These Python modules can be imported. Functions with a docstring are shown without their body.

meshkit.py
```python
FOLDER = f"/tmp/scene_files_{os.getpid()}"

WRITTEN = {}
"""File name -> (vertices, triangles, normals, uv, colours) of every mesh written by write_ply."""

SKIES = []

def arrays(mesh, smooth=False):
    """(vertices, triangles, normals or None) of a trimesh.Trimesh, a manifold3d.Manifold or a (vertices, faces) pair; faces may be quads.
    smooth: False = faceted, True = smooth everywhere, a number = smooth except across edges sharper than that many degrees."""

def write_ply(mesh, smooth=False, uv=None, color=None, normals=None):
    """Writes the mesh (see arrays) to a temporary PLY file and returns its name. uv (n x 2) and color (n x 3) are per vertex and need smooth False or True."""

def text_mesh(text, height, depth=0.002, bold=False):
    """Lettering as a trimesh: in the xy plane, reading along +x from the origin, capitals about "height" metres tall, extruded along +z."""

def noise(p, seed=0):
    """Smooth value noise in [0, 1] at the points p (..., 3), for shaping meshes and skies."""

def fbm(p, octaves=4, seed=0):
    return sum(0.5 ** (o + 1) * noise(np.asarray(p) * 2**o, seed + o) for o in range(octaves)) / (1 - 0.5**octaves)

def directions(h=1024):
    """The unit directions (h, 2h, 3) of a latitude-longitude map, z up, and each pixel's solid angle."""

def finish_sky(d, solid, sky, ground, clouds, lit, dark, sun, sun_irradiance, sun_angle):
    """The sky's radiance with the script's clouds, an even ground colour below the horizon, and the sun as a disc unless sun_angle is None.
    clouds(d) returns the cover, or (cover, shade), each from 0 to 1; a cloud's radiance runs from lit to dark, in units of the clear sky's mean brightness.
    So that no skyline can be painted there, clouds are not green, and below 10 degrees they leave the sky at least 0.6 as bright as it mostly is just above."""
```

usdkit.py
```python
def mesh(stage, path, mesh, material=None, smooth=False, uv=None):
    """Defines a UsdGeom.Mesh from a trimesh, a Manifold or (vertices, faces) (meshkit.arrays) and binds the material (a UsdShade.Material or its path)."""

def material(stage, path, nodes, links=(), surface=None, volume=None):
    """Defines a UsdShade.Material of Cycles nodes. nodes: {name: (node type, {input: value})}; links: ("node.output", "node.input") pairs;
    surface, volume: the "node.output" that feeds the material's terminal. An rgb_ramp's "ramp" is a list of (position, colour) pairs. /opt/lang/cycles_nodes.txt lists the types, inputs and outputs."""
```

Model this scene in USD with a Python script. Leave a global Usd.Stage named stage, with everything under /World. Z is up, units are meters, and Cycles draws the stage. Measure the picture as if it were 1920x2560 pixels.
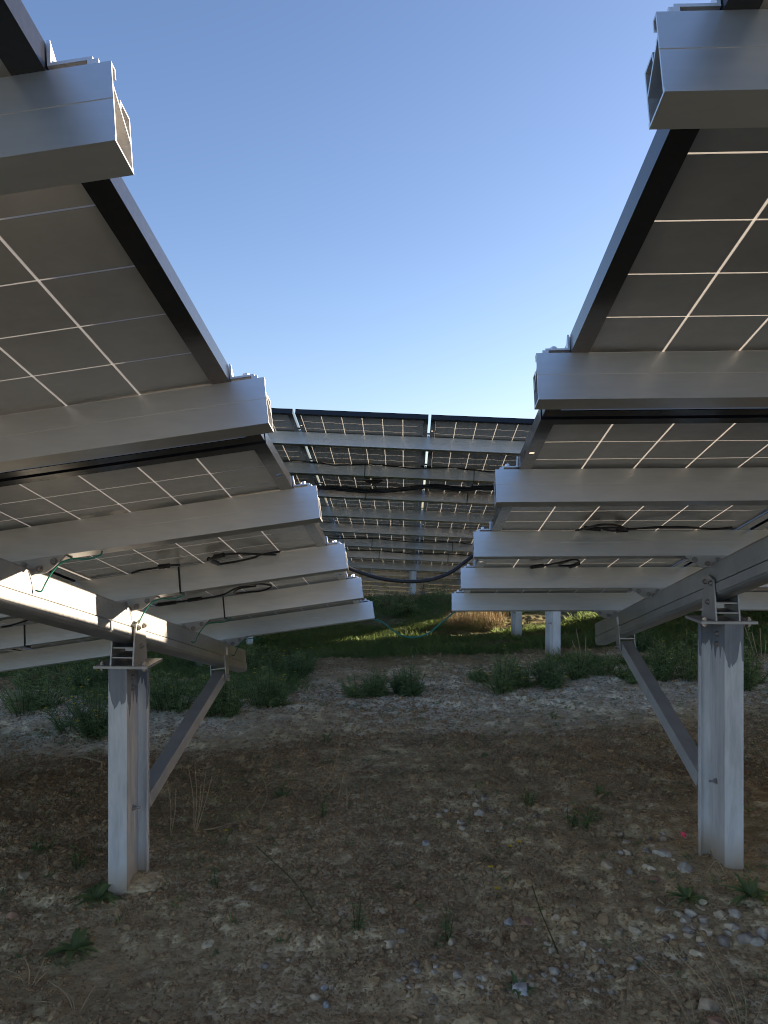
import math, random
import numpy as np
import trimesh
from shapely.geometry import Polygon, box as sbox
from shapely.ops import unary_union
import usdkit, meshkit
from pxr import Usd, UsdGeom, UsdLux, UsdShade, Sdf, Gf, Vt

stage = Usd.Stage.CreateInMemory()
UsdGeom.SetStageUpAxis(stage, UsdGeom.Tokens.z)
UsdGeom.SetStageMetersPerUnit(stage, 1.0)
UsdGeom.Xform.Define(stage, '/World')
UsdGeom.Scope.Define(stage, '/World/Looks')
rng = np.random.default_rng(7)

# ------------------------------------------------------------------ camera
F_PX, IMG_W, IMG_H = 2061.8, 1920.0, 2560.0
cam = UsdGeom.Camera.Define(stage, '/World/camera')
cam.CreateHorizontalApertureAttr(36.0)
cam.CreateVerticalApertureAttr(48.0)
cam.CreateFocalLengthAttr(36.0 * F_PX / IMG_W)
cam.CreateClippingRangeAttr(Gf.Vec2f(0.05, 5000))
cam.CreateExposureAttr(2.38)
cam.AddRotateXOp().Set(90.0 + math.degrees(0.0004))

# ------------------------------------------------------------------ sky and sun
SUN_AZ, SUN_EL = math.radians(66.0), math.radians(10.5)     # azimuth from +y towards +x
SKY_STRENGTH, SUN_INT = 0.05, 1.25
usdkit.material(stage, '/World/Looks/sky_look', {
    'sky': ('sky_texture', {'sky_type': 'single_scattering', 'sun_disc': False, 'sun_elevation': SUN_EL,
                            'sun_rotation': SUN_AZ, 'altitude': 60.0, 'air_density': 0.9, 'aerosol_density': 1.1,
                            'ozone_density': 1.2}),
    'wb': ('mix_color', {'blend_type': 'multiply', 'fac': 1.0, 'b': (0.85, 0.905, 1.13), 'use_clamp': False}),
    'bg': ('background_shader', {'strength': SKY_STRENGTH})},
    [('sky.color', 'wb.a'), ('wb.result', 'bg.color')], surface='bg.background')
dome = UsdLux.DomeLight.Define(stage, '/World/sky')
UsdShade.MaterialBindingAPI.Apply(dome.GetPrim()).Bind(UsdShade.Material.Get(stage, '/World/Looks/sky_look'))
dome.GetPrim().SetCustomDataByKey('kind', 'structure')
sun = UsdLux.DistantLight.Define(stage, '/World/sun')
sun.CreateIntensityAttr(SUN_INT)
sun.CreateNormalizeAttr(True)
sun.CreateAngleAttr(0.5)
sun.CreateColorAttr(Gf.Vec3f(1.0, 0.82, 0.60))
sd = np.array([math.sin(SUN_AZ) * math.cos(SUN_EL), math.cos(SUN_AZ) * math.cos(SUN_EL), math.sin(SUN_EL)])
zax = sd
xax = np.cross([0, 0, 1.0], zax); xax /= np.linalg.norm(xax)
yax = np.cross(zax, xax)
m = Gf.Matrix4d(1.0)
for i, a in enumerate((xax, yax, zax)):
    m.SetRow(i, Gf.Vec4d(*map(float, a), 0))
sun.AddTransformOp().Set(m)

# ------------------------------------------------------------------ helpers
used = {}
def numbered(parent, name):
    k = (str(parent), name)
    n = used.get(k, 0)
    used[k] = n + 1
    return f'{parent}/{name}' if n == 0 else f'{parent}/{name}_{n:03d}'

def ppath(parent):
    return '/World' if parent is None else str(parent.GetPath())

def tag(prim, label=None, category=None, group=None, kind=None):
    for k, v in (('label', label), ('category', category), ('group', group), ('kind', kind)):
        if v is not None:
            prim.SetCustomDataByKey(k, v)
    return prim

def thing(name, loc, label, category, group=None, rotz=0.0, scale=None):
    x = UsdGeom.Xform.Define(stage, numbered('/World', name))
    x.AddTranslateOp().Set(Gf.Vec3d(*map(float, loc)))
    if rotz or scale:
        x.AddRotateZOp().Set(float(rotz))
    if scale:
        x.AddScaleOp().Set(Gf.Vec3f(*map(float, (scale if np.ndim(scale) else (scale,) * 3))))
    return tag(x.GetPrim(), label, category, group)

def put(parent, name, mesh, mat, smooth=False):
    return usdkit.mesh(stage, numbered(ppath(parent), name), mesh, mat, smooth=smooth).GetPrim()

def xpart(parent, name, M):
    x = UsdGeom.Xform.Define(stage, numbered(ppath(parent), name))
    g = Gf.Matrix4d(1.0)
    for i in range(4):
        for j in range(4):
            g[i, j] = float(M[j, i])
    x.AddTransformOp().Set(g)
    return x.GetPrim()

def copy_of(first, loc, label, rotz=0.0, scale=1.0, group=None):
    name = first.GetName().split('_0')[0]
    t = thing(name, loc, label, first.GetCustomDataByKey('category'), group, rotz or 1e-6, scale)
    t.GetReferences().AddInternalReference(first.GetPath())
    t.SetInstanceable(True)
    return t

def cat(*ms):
    ms = [q for q in ms if q is not None]
    return trimesh.util.concatenate(ms)

def bx(x0, x1, y0, y1, z0, z1):
    b = trimesh.creation.box((x1 - x0, y1 - y0, z1 - z0))
    b.apply_translation(((x0 + x1) / 2, (y0 + y1) / 2, (z0 + z1) / 2))
    return b

def cyl(p, q, r, sections=10):
    return trimesh.creation.cylinder(r, segment=[p, q], sections=sections)

def tube(pts, r, sections=8, taper=None):
    """Round tube through the points (Catmull-Rom already applied by the caller when needed)."""
    pts = np.asarray(pts, float)
    n = len(pts)
    tan = np.gradient(pts, axis=0)
    tan /= np.linalg.norm(tan, axis=1, keepdims=True)
    up = np.array([0, 0, 1.0]) if abs(tan[0][2]) < 0.9 else np.array([1.0, 0, 0])
    rings = []
    a = np.cross(tan[0], up); a /= np.linalg.norm(a)
    for i in range(n):
        a = a - tan[i] * (a @ tan[i]); a /= np.linalg.norm(a)
        b = np.cross(tan[i], a)
        rr = r if taper is None else r * taper[i]
        ang = np.linspace(0, 2 * np.pi, sections, endpoint=False)
        rings.append(pts[i] + rr * (np.cos(ang)[:, None] * a + np.sin(ang)[:, None] * b))
    v = np.vstack(rings)
    f = []
    for i in range(n - 1):
        for j in range(sections):
            k = (j + 1) % sections
            f += [[i * sections + j, i * sections + k, (i + 1) * sections + k], [i * sections + j, (i + 1) * sections + k, (i + 1) * sections + j]]
    for j in range(1, sections - 1):
        f.append([0, j + 1, j]); o = (n - 1) * sections; f.append([o, o + j, o + j + 1])
    return trimesh.Trimesh(v, np.array(f), process=False)

def smooth_path(pts, n=8):
    p = np.asarray(pts, float)
    p = np.vstack([2 * p[0] - p[1], p, 2 * p[-1] - p[-2]])
    out = []
    for i in range(1, len(p) - 2):
        for t in np.linspace(0, 1, n, endpoint=False):
            a, b, c, d = p[i - 1:i + 3]
            out.append(0.5 * (2 * b + (c - a) * t + (2 * a - 5 * b + 4 * c - d) * t * t + (3 * b - a - 3 * c + d) * t ** 3))
    out.append(p[-2])
    return np.array(out)

def extrude_t(poly, t0, t1):
    """Polygon in (s, n) extruded along t; mesh in (t, s, n)."""
    m_ = trimesh.creation.extrude_polygon(poly, t1 - t0, engine='earcut')
    v = m_.vertices.copy()
    m_.vertices = np.stack([v[:, 2] + t0, v[:, 0], v[:, 1]], 1)
    return m_

def extrude_s(poly, s0, s1):
    """Polygon in (t, n) extruded along s."""
    m_ = trimesh.creation.extrude_polygon(poly, s1 - s0, engine='earcut')
    v = m_.vertices.copy()
    m_.vertices = np.stack([v[:, 0], v[:, 2] + s0, v[:, 1]], 1)
    m_.invert()
    return m_

def hexbolt(p, axis, r=0.009, h=0.008, shank=0.006):
    axis = np.asarray(axis, float) / np.linalg.norm(axis)
    p = np.asarray(p, float)
    return cat(cyl(p, p + axis * 0.002, r * 1.35, 14), cyl(p + axis * 0.002, p + axis * (0.002 + h), r, 6), cyl(p + axis * h, p + axis * (h + shank), r * 0.5, 8))

# ------------------------------------------------------------------ materials
L = '/World/Looks/'
def mat(name, nodes, links, surface='p.BSDF'):
    return usdkit.material(stage, L + name, nodes, links, surface=surface)

def metal(name, color, metallic=0.8, rough=0.4, var=0.12, scale=3.0, stretch=(1, 1, 1), bump=0.0, spec=0.5, rv=0.05):
    c = np.array(color)
    nodes = {'g': ('geometry', {}), 'mp': ('mapping', {'scale': stretch}),
             'n': ('noise_texture', {'scale': scale, 'detail': 5.0, 'roughness': 0.6}),
             'n2': ('noise_texture', {'scale': scale * 14, 'detail': 3.0}),
             'r': ('rgb_ramp', {'ramp': [(0.3, c * (1 - var)), (0.7, c * (1 + var))]}),
             'rr': ('map_range', {'clamp': True, 'from_min': 0.3, 'from_max': 0.7, 'to_min': rough - rv, 'to_max': rough + rv}),
             'p': ('principled_bsdf', {'metallic': metallic, 'specular_ior_level': spec})}
    links = [('g.position', 'mp.vector'), ('mp.vector', 'n.vector'), ('mp.vector', 'n2.vector'), ('n.fac', 'r.fac'),
             ('r.color', 'p.base_color'), ('n2.fac', 'rr.value'), ('rr.result', 'p.roughness')]
    if bump:
        nodes['b'] = ('bump', {'strength': bump, 'distance': 0.001})
        links += [('n2.fac', 'b.height'), ('b.normal', 'p.normal')]
    return mat(name, nodes, links)

M_alu = metal('purlin_aluminium', (0.70, 0.69, 0.675), 0.94, 0.33, 0.02, 1.4, stretch=(0.6, 2.0, 4.0), rv=0.008)
M_clamp = metal('clamp_aluminium', (0.66, 0.66, 0.67), 0.7, 0.35, 0.05, 6.0)
M_beam = metal('beam_galvanised', (0.40, 0.40, 0.40), 0.85, 0.38, 0.14, 5.0, bump=0.15)
M_brace = metal('brace_galvanised', (0.47, 0.475, 0.48), 0.45, 0.45, 0.12, 5.0, bump=0.15)
M_bracket = metal('bracket_steel', (0.40, 0.38, 0.36), 0.75, 0.45, 0.15, 9.0)
M_bolt = metal('bolt_steel', (0.35, 0.33, 0.31), 0.9, 0.3, 0.2, 30.0)
M_frame = metal('panel_frame_black', (0.007, 0.007, 0.008), 0.0, 0.20, 0.1, 6.0, spec=0.5, rv=0.02)
M_black = metal('black_rubber', (0.012, 0.012, 0.014), 0.0, 0.42, 0.3, 20.0)
M_green = metal('green_insulation', (0.015, 0.16, 0.115), 0.0, 0.4, 0.2, 20.0)
M_white = metal('white_sticker', (0.72, 0.72, 0.70), 0.0, 0.5, 0.05, 20.0)
M_pink = metal('pink_plastic', (0.75, 0.06, 0.12), 0.0, 0.5, 0.15, 40.0)

# steel pile: dull galvanised, darker bare coat on the top with dripping edge (distance below the top is a primvar)
M_post = mat('pile_galvanised', {
    'g': ('geometry', {}), 'd': ('attribute', {'attribute': 'below_top'}),
    'mp': ('mapping', {'scale': (30.0, 30.0, 4.0)}), 'n': ('noise_texture', {'scale': 1.0, 'detail': 3.0}),
    'ms': ('mapping', {'scale': (18.0, 18.0, 2.6)}), 'ns': ('noise_texture', {'scale': 1.5, 'detail': 6.0, 'roughness': 0.7}),
    'ma': ('math', {'math_type': 'multiply_add', 'value2': -0.34, 'value3': 0.07}),
    'ad': ('math', {'math_type': 'add'}),
    'mr': ('map_range', {'clamp': True, 'from_min': 0.008, 'from_max': 0.016}),
    'gal': ('rgb_ramp', {'ramp': [(0.3, (0.41, 0.40, 0.39)), (0.5, (0.55, 0.54, 0.53)), (0.7, (0.66, 0.645, 0.63))]}),
    'drk': ('rgb_ramp', {'ramp': [(0.3, (0.15, 0.155, 0.17)), (0.7, (0.24, 0.245, 0.26))]}),
    'mx': ('mix_color', {}), 'ag': ('attribute', {'attribute': 'above_ground'}), 'am': ('math', {'math_type': 'multiply_add', 'value2': -0.20, 'value3': 0.06}), 'aa': ('math', {'math_type': 'add'}), 'ar': ('map_range', {'clamp': True, 'from_min': 0.07, 'from_max': -0.03, 'to_max': 0.8}), 'mud': ('mix_color', {'b': (0.36, 0.27, 0.17)}),
    'sc': ('noise_texture', {'scale': 60.0, 'detail': 3.0}), 'b': ('bump', {'strength': 0.2, 'distance': 0.001}),
    'p': ('principled_bsdf', {'metallic': 0.3, 'roughness': 0.5})},
    [('g.position', 'mp.vector'), ('mp.vector', 'n.vector'), ('g.position', 'ms.vector'), ('ms.vector', 'ns.vector'),
     ('n.fac', 'ma.value1'), ('d.fac', 'ad.value1'), ('ma.value', 'ad.value2'), ('ad.value', 'mr.value'),
     ('ns.fac', 'gal.fac'), ('ns.fac', 'drk.fac'), ('drk.color', 'mx.a'), ('gal.color', 'mx.b'), ('mr.result', 'mx.fac'),
     ('mx.result', 'mud.a'), ('ns.fac', 'am.value1'), ('am.value', 'aa.value1'), ('ag.fac', 'aa.value2'), ('aa.value', 'ar.value'), ('ar.result', 'mud.fac'), ('mud.result', 'p.base_color'), ('g.position', 'sc.vector'), ('sc.fac', 'b.height'), ('b.normal', 'p.normal')])

# solar cells seen from the back, through glass
M_cell = mat('cell_back', {
    'g': ('geometry', {}), 'n': ('noise_texture', {'scale': 1.7, 'detail': 6.0, 'roughness': 0.65}),
    'rr': ('map_range', {'clamp': True, 'from_min': 0.3, 'from_max': 0.7, 'to_min': 0.16, 'to_max': 0.36}),
    'r': ('rgb_ramp', {'ramp': [(0.3, (0.25, 0.245, 0.238)), (0.7, (0.37, 0.364, 0.355))]}),
    'nz': ('separate_xyz', {}), 'up': ('math', {'math_type': 'greater_than', 'value2': 0.0}), 'fr': ('mix_color', {'b': (0.012, 0.018, 0.045)}),
    'p': ('principled_bsdf', {'roughness': 0.24, 'specular_ior_level': 0.36})},
    [('g.position', 'n.vector'), ('n.fac', 'r.fac'), ('g.true_normal', 'nz.vector'), ('nz.z', 'up.value1'), ('up.value', 'fr.fac'), ('r.color', 'fr.a'), ('fr.result', 'p.base_color'), ('n.fac', 'rr.value'), ('rr.result', 'p.roughness')])
M_lam = mat('encapsulant_sheet', {
    'd': ('principled_bsdf', {'base_color': (0.64, 0.61, 0.56), 'roughness': 0.3}),
    't': ('translucent_bsdf', {'color': (0.96, 0.93, 0.87)}), 'm': ('mix_closure', {'fac': 0.64})},
    [('d.BSDF', 'm.closure1'), ('t.BSDF', 'm.closure2')], surface='m.closure')

# ------------------------------------------------------------------ array frames (t = along the purlins, s = down the slope, n = normal)
def frame_axes(th, r, yaw):
    s = np.array([0, math.cos(th), -math.sin(th)]); t = np.array([math.cos(r), 0, math.sin(r)])
    t = t - s * (s @ t); t /= np.linalg.norm(t)
    n = np.cross(t, s)
    c, q = math.cos(yaw), math.sin(yaw)
    Rz = np.array([[c, -q, 0], [q, c, 0], [0, 0, 1]])
    return Rz @ t, Rz @ s, Rz @ n

HP, DP, PA, PB = 0.1003, 0.0517, 0.8253, 0.7937
E_UP, E_LOW, PAN_W, PAN_L, PITCH_T = 0.413, 0.309, 0.990, 1.599, 1.0101
CELL, CELL_P = 0.1478, 0.152
CELL_X = 0.1530
BEAM_TOP, BEAM_H, BEAM_W = -0.14, 0.125, 0.07

# ------------------------------------------------------------------ terrain
def ground_z(x, y, fine=True):
    x = np.asarray(x, float); y = np.asarray(y, float)
    prof = np.interp(y, [-60, 2, 5, 6.6, 8, 9.2, 10.4, 11.2, 12.4, 13.4, 14.4, 16, 18, 24, 30, 60, 400], [-1.2, -1.42, -1.42, -1.40, -1.42, -1.52, -1.63, -1.68, -1.62, -1.50, -1.50, -1.9, -2.38, -3.5, -4.5, -8, -20])
    tilt = 0.047 * np.clip(x - 0.175, -14, 14)
    z = prof + tilt
    if fine:
        p = np.stack([x, y, np.zeros_like(x)], -1)
        z = z + 0.10 * (meshkit.fbm(p * 0.9, 3, 3) - 0.5) + 0.05 * (meshkit.fbm(p * 3.1 + 7, 3, 5) - 0.5) + 0.030 * (meshkit.fbm(p * 12 + 3, 3, 9) - 0.5) + 0.010 * (meshkit.noise(p * 30 + 5, 12) - 0.5)
    return z

def axis(core0, core1, step, far0, far1, grow=1.16):
    a = list(np.arange(core0, core1, step))
    d = step
    while a[-1] < far1:
        d *= grow; a.append(a[-1] + d)
    d = step; b = []
    c = core0
    while c > far0:
        d *= grow; c -= d; b.append(c)
    return np.array(b[::-1] + a)

xs = axis(-2.6, 2.8, 0.016, -400, 400)
ys = np.concatenate([axis(1.9, 7.6, 0.016, -200, 7.7), axis(7.75, 13.0, 0.04, 7.74, 900)])
ys = np.unique(np.round(ys, 5))
X, Y = np.meshgrid(xs, ys, indexing='ij')
Z = ground_z(X, Y)
nx, ny = X.shape
idx = np.arange(nx * ny).reshape(nx, ny)
quads = np.stack([idx[:-1, :-1], idx[1:, :-1], idx[1:, 1:], idx[:-1, 1:]], -1).reshape(-1, 4)
M_ground = mat('stony_soil', {
    'g': ('geometry', {}),
    'n1': ('noise_texture', {'scale': 1.1, 'detail': 6.0, 'roughness': 0.65}),
    'n2': ('noise_texture', {'scale': 26.0, 'detail': 7.0, 'roughness': 0.7}),
    'v': ('voronoi_texture', {'scale': 70.0, 'randomness': 1.0}),
    'v2': ('voronoi_texture', {'scale': 160.0, 'randomness': 1.0}),
    'soil': ('rgb_ramp', {'ramp': [(0.30, (0.34, 0.235, 0.122)), (0.5, (0.49, 0.355, 0.19)), (0.72, (0.60, 0.46, 0.265))]}),
    'grit': ('rgb_ramp', {'ramp': [(0.0, (0.29, 0.21, 0.12)), (0.35, (0.47, 0.36, 0.21)), (0.7, (0.60, 0.475, 0.295)), (1.0, (0.70, 0.59, 0.41))]}),
    'sv': ('separate_color', {}), 'gm': ('map_range', {'clamp': True, 'from_min': 0.42, 'from_max': 0.62}),
    'mg': ('mix_color', {}),
    'nm': ('noise_texture', {'scale': 0.8, 'detail': 5.0, 'roughness': 0.7}), 'mm': ('map_range', {'clamp': True, 'from_min': 0.56, 'from_max': 0.70, 'to_max': 0.75}),
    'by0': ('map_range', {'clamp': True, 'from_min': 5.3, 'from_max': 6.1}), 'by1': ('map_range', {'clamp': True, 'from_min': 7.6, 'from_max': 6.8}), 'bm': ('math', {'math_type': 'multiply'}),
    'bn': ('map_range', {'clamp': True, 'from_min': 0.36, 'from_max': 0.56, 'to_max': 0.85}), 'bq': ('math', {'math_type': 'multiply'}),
    'lit_band': ('rgb_ramp', {'ramp': [(0.0, (0.34, 0.26, 0.165)), (0.4, (0.60, 0.485, 0.325)), (1.0, (0.80, 0.69, 0.51))]}), 'bb': ('mix_color', {}), 'gy': ('map_range', {'clamp': True, 'from_min': 7.4, 'from_max': 8.6, 'to_max': 0.85}), 'gg': ('mix_color', {'b': (0.105, 0.105, 0.045)}),  # ramp: paler gravel band, row-gap skylight painted into its colour
    'mo': ('mix_color', {'b': (0.22, 0.21, 0.085)}),
    'xyz': ('separate_xyz', {}), 'fill_band': ('map_range', {'clamp': True, 'from_min': -1.2, 'from_max': -2.0}), 'fill_mix': ('mix_color', {'b': (0.30, 0.235, 0.155)}),  # unseen ground behind the camera, tone added to shape the bounced fill
    'ad': ('math', {'math_type': 'multiply_add', 'value2': -0.55}),
    'bp': ('bump', {'strength': 0.6, 'distance': 0.010}),
    'p': ('principled_bsdf', {'roughness': 0.95, 'specular_ior_level': 0.15})},
    [('g.position', 'n1.vector'), ('g.position', 'n2.vector'), ('g.position', 'v.vector'), ('g.position', 'v2.vector'), ('g.position', 'nm.vector'),
     ('n2.fac', 'soil.fac'), ('v.color', 'sv.color'), ('sv.r', 'grit.fac'), ('n1.fac', 'gm.value'), ('gm.result', 'mg.fac'),
     ('soil.color', 'mg.a'), ('grit.color', 'mg.b'), ('nm.fac', 'mm.value'), ('mm.result', 'mo.fac'), ('mg.result', 'mo.a'),
     ('mo.result', 'gg.a'), ('xyz.y', 'gy.value'), ('gy.result', 'gg.fac'), ('gg.result', 'bb.a'), ('xyz.y', 'by0.value'), ('xyz.y', 'by1.value'), ('by0.result', 'bm.value1'), ('by1.result', 'bm.value2'), ('n1.fac', 'bn.value'), ('bm.value', 'bq.value1'), ('bn.result', 'bq.value2'), ('bq.value', 'bb.fac'), ('sv.r', 'lit_band.fac'), ('lit_band.color', 'bb.b'), ('bb.result', 'fill_mix.a'), ('g.position', 'xyz.vector'), ('xyz.y', 'fill_band.value'), ('fill_band.result', 'fill_mix.fac'), ('fill_mix.result', 'p.base_color'), ('v.distance', 'ad.value1'), ('n2.fac', 'ad.value3'), ('ad.value', 'bp.height'), ('bp.normal', 'p.normal')])
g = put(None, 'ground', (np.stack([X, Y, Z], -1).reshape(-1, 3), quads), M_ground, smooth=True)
tag(g, 'dark stony soil falling gently away under the solar arrays', 'ground', kind='structure')

# ------------------------------------------------------------------ profiles
def purlin_poly():
    h, d, w = HP, DP, 0.003
    return unary_union([
        sbox(0, -h, w, 0), sbox(0, -w, 0.013, 0), sbox(0.010, -0.014, 0.013, 0),
        sbox(0, -h, d, -h + w), sbox(-0.002, -h, 0.002, -h + 0.006), sbox(d - w, -h, d, -0.030), sbox(d - 0.002, -h, d + 0.002, -h + 0.007),
        sbox(0.022, -0.033, d, -0.030), sbox(0.022, -0.040, 0.025, -0.030),
        Polygon([(w - 0.001, -0.026), (w - 0.001, -0.030), (d - 0.002, -0.066), (d - 0.002, -0.061)])
    ]).difference(sbox(-0.01, -0.0475, 0.0012, -0.0458))
PURLIN = purlin_poly()
def beam_poly(tc):
    w, h, t0 = BEAM_W / 2, BEAM_H, BEAM_TOP
    r = 0.016
    body = sbox(-w + r, t0 - h + r, w - r, t0 - 0.004).buffer(r, quad_segs=4).intersection(sbox(-w, t0 - h, w, t0 + 0.02))
    body = unary_union([body, sbox(-w, t0 - 0.07, w, t0)])
    for sgn in (-1, 1):
        body = body.difference(sbox(*sorted((sgn * w, sgn * (w - 0.008)))[:1], t0 - 0.0745, sorted((sgn * w, sgn * (w - 0.008)))[1], t0 - 0.0695))
    low = sbox(-w - 0.003, t0 - 0.108, w + 0.003, t0 - 0.0745)
    from shapely import affinity
    return affinity.translate(unary_union([body, low]), tc, 0)

# ------------------------------------------------------------------ panels
def cell_box(i, j):
    x0 = (PAN_W - 6 * CELL_X) / 2 + i * CELL_X + (CELL_X - CELL) / 2
    y0 = (PAN_L - 10 * CELL_P) / 2 + j * CELL_P + (CELL_P - CELL) / 2
    return bx(x0, x0 + CELL, y0, y0 + CELL, 0.0072, 0.0107)

def frame_mesh():
    w, l, h, fl = PAN_W, PAN_L, 0.037, 0.0368
    parts = []
    for x0, x1 in ((0, 0.0025), (w - 0.0025, w)):
        parts.append(bx(x0, x1, 0, l, 0, h))
    for y0, y1 in ((0, 0.0025), (l - 0.0025, l)):
        parts.append(bx(0.0025, w - 0.0025, y0, y1, 0, h))
    holes = unary_union([sbox(a - 0.004, b - 0.008, a + 0.004, b + 0.008).buffer(0.003) for a in (0.016, w - 0.016) for b in (0.265, l - 0.175)])
    ring = sbox(0.0025, 0.0025, w - 0.0025, l - 0.0025).difference(sbox(fl, fl, w - fl, l - fl)).difference(holes)
    fm = trimesh.creation.extrude_polygon(ring, 0.002, engine='earcut')
    parts.append(fm)
    # lip round the laminate
    lip = sbox(0.0025, 0.0025, w - 0.0025, l - 0.0025).difference(sbox(0.012, 0.012, w - 0.012, l - 0.012))
    lm = trimesh.creation.extrude_polygon(lip, 0.002, engine='earcut'); lm.apply_translation((0, 0, 0.035)); parts.append(lm)
    return cat(*parts)
FRAME = frame_mesh()
LAMINATE = bx(0.0026, PAN_W - 0.0026, 0.0026, PAN_L - 0.0026, 0.0075, 0.0105)
ALL_CELLS = [(i, j) for i in range(6) for j in range(10)]

first_panel = None
def add_panel(parent, M, cells):
    """cells: the (i, j) that get a prim of their own; the others of this panel are one mesh."""
    global first_panel
    if not cells and first_panel is not None:
        x = xpart(parent, 'solar_panel', M)
        x.GetReferences().AddInternalReference(first_panel.GetPath())
        x.SetInstanceable(True)
        return x
    x = xpart(parent, 'solar_panel', M)
    put(x, 'frame', FRAME, M_frame)
    put(x, 'encapsulant_sheet', LAMINATE, M_lam)
    for c in sorted(cells):
        put(x, 'solar_cell', cell_box(*c), M_cell)
    rest = [c for c in ALL_CELLS if c not in cells]
    if rest:
        tag(put(x, 'solar_cell_grid', cat(*[cell_box(*c) for c in rest]), M_cell), kind='stuff')
    if not cells:
        first_panel = x
    return x

def project(P):
    P = np.asarray(P)
    return np.stack([960 + F_PX * P[..., 0] / P[..., 1], 1280 - F_PX * P[..., 2] / P[..., 1]], -1)

class Frame:
    def __init__(self, th, r, yaw, h, base):
        self.t, self.s, self.n = frame_axes(th, r, yaw)
        self.O = np.array([0, 0, h]); self.base = np.array(base, float)
    def world(self, t, s, n):
        return self.O + self.t * t + self.s * s + self.n * n
    def M(self, t=0, s=0, n=0):
        A = np.eye(4); A[:3, 0] = self.t; A[:3, 1] = self.s; A[:3, 2] = self.n
        A[:3, 3] = self.world(t, s, n) - self.base
        return A
    def bake(self, mesh):
        q = mesh.copy(); q.apply_transform(self.M()); return q

def soff(k):
    return math.floor(k / 2) * PA + math.floor((k - 1) / 2) * PB

def pick_cells(fr, cols, rows, s1, window, limit=300):
    """The cells whose projection is largest inside the window of the photograph."""
    got = []
    for ci, t0 in enumerate(cols):
        for row in rows:
            s0 = s1 + soff(2 * row - 1) - E_UP
            for i, j in ALL_CELLS:
                x0 = (PAN_W - 6 * CELL_P) / 2 + i * CELL_P; y0 = (PAN_L - 10 * CELL_P) / 2 + j * CELL_P
                q = np.array([fr.world(t0 + x0 + a * CELL_P, s0 + y0 + b * CELL_P, 0.007) for a, b in ((0, 0), (1, 0), (1, 1), (0, 1))])
                if q[:, 1].min() < 0.2:
                    continue
                p = project(q)
                c = p.mean(0)
                if not (window[0] < c[0] < window[2] and window[1] < c[1] < window[3]):
                    continue
                area = 0.5 * abs(np.dot(p[:, 0], np.roll(p[:, 1], 1)) - np.dot(p[:, 1], np.roll(p[:, 0], 1)))
                if p[:, 1].max() - p[:, 1].min() > 7:
                    got.append((area, ci, row, i, j))
    got.sort(reverse=True)
    return got[:limit]

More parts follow.
